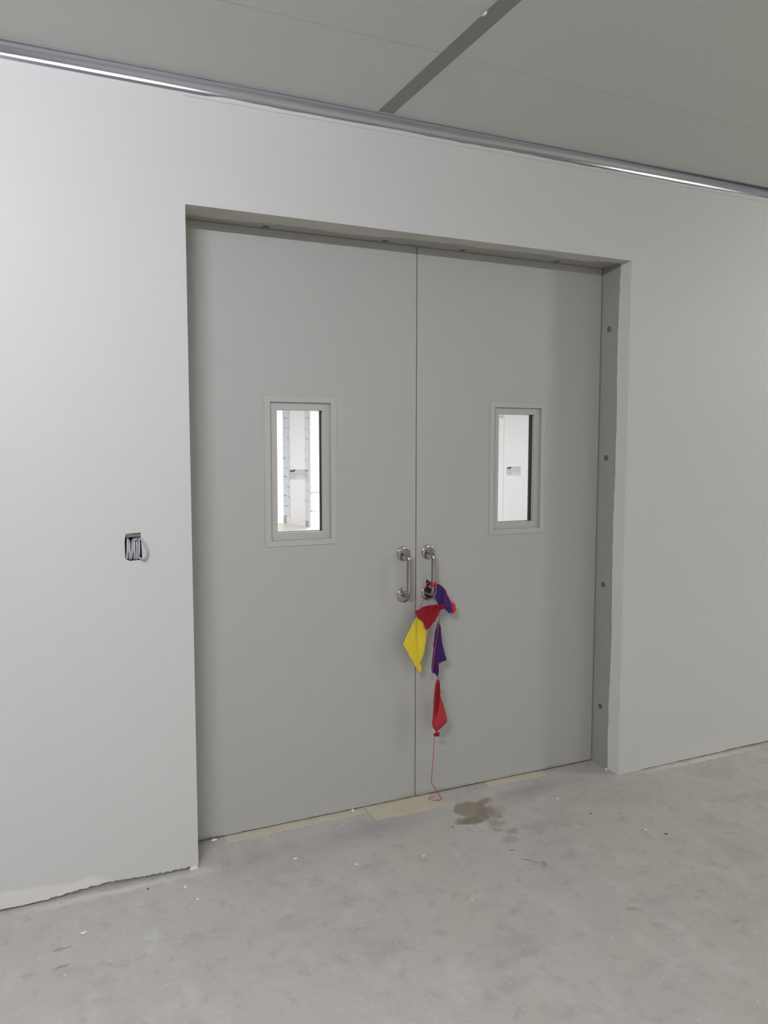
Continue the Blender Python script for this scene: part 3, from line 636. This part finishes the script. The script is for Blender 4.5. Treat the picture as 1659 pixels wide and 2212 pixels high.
# partition with film covered posts: runs obliquely from (4.99,14.5) to (5.17,13.2)
pa, pb = Vector((4.985, 14.45, 0)), Vector((5.165, 13.2, 0)); dr = (pb - pa).normalized(); nn = Vector((-dr.y, dr.x, 0))
if nn.x > 0: nn = -nn
part = empty('panel_partition', (pa + pb) / 2); tag(part, 'white partition between two film covered posts seen through the left window', 'partition')
def obl(name, s0, s1, n0, n1, z0, z1, m):
    bm = bmesh.new(); bm_box(bm, s0, s1, n0, n1, z0, z1)
    for v in bm.verts: p = pa + dr * v.co.x + nn * v.co.y; v.co = Vector((p.x, p.y, v.co.z))
    return finish(name, bm, m, part)
Ln = (pb - pa).length
obl('panel', 0.30, Ln - 0.16, -0.03, 0.0, 0, HC, m_bwall)
obl('post', 0.0, 0.30, -0.03, 0.02, 0.0, HC, m_bwall); obl('post', Ln - 0.16, Ln, -0.03, 0.02, 0.0, HC, m_bwall)
o = obl('protective_film', -0.002, 0.302, 0.02, 0.024, 0.16, HC, m_film); o['label'] = 'pale blue printed film on the left post'
o = obl('protective_film', Ln - 0.162, Ln + 0.002, 0.02, 0.024, 0.16, HC, m_film); o['label'] = 'pale blue printed film on the right post'
obl('foot_plate', 0.0, 0.15, 0.02, 0.03, 0.0, 0.16, m_frame); obl('foot_plate', Ln - 0.15, Ln, 0.02, 0.03, 0.0, 0.14, m_frame)
cb = empty('white_cabinet', (6.9, 17.2, 0)); tag(cb, 'low white cabinet at the right edge of the left window', 'cabinet')
box('cabinet_body', 6.55, 7.4, 17.0, 17.5, 0.03, 0.52, m_bwall, cb, 0.004); box('cabinet_top', 6.53, 7.42, 16.98, 17.52, 0.52, 0.54, m_strip, cb); box('cabinet_plinth', 6.6, 7.35, 17.03, 17.45, 0, 0.03, m_bwall, cb)

# ------------------------------------------------------------------ ceiling lights (all outside the frame; panels behind the camera are added fill)
def ceiling_light(x, y, e, col, lab, grp, z=HC):
    r = empty('ceiling_light', (x, y, z)); tag(r, lab, 'ceiling light', None, grp)
    bm = bmesh.new(); bm_box(bm, x - 0.61, x + 0.61, y - 0.16, y + 0.16, z - 0.045, z - 0.0005, 0.006); finish('housing', bm, m_chip, r)
    box('diffuser', x - 0.58, x + 0.58, y - 0.135, y + 0.135, z - 0.052, z - 0.045, m_lamp, r)
    ld = bpy.data.lights.new('lamp', 'AREA'); ld.shape = 'RECTANGLE'; ld.size = 1.16; ld.size_y = 0.27; ld.energy = e; ld.color = col
    lo = bpy.data.objects.new('lamp', ld); COL.objects.link(lo); lo.location = (0, 0, -0.056); lo.parent = r
def tube_light(x, y, e, col, lab, grp, z=HC):
    r = empty('tube_light', (x, y, z)); tag(r, lab, 'tube light', None, grp)
    bm = bmesh.new(); bm_box(bm, x - 0.62, x + 0.62, y - 0.03, y + 0.03, z - 0.045, z - 0.0005, 0.004)
    for sx in (-0.607, 0.607): bm_box(bm, x + sx - 0.008, x + sx + 0.008, y - 0.02, y + 0.02, z - 0.10, z - 0.04, 0.003)
    finish('batten', bm, m_chip, r)
    m = bpy.data.materials.new('tube_glow'); m.use_nodes = True; b = m.node_tree.nodes['Principled BSDF']
    b.inputs['Emission Color'].default_value = (*col, 1); b.inputs['Emission Strength'].default_value = e / (math.pi * 2 * math.pi * 0.018 * 1.2)
    tube('tube', [(x - 0.6 + 1.2 * k / 4, y, z - 0.08) for k in range(5)], 0.018, m, r, 14)
names = ['bare tube light nearest the wall, left of the camera', 'bare tube light nearest the wall, right of the camera', 'bare tube light behind the camera on the left', 'bare tube light behind the camera on the right', 'bare tube light behind the camera in the middle']
for (x, y, e, c), n in zip(LAMPS, names): tube_light(x, y, e, c, n, 'tube lights in the room of the camera')
bn = ['ceiling light behind the doors, nearest the left leaf', 'ceiling light behind the doors, halfway down the room', 'ceiling light behind the doors, before the panel wall', 'ceiling light behind the doors, right of the partition', 'ceiling light behind the doors, left of the partition']
for (x, y, e, c), n in zip(FILL_PANELS, ['added fill light panel behind the camera on the left', 'added fill light panel behind the camera on the right', 'added fill light panel behind the camera in the middle']): ceiling_light(x, y, e, c, n, 'added fill panels behind the camera')
for (x, y, e), n in zip(BACK_LAMPS, bn): ceiling_light(x, y, e, (0.96, 0.975, 1.05), n, 'ceiling lights behind the doors')
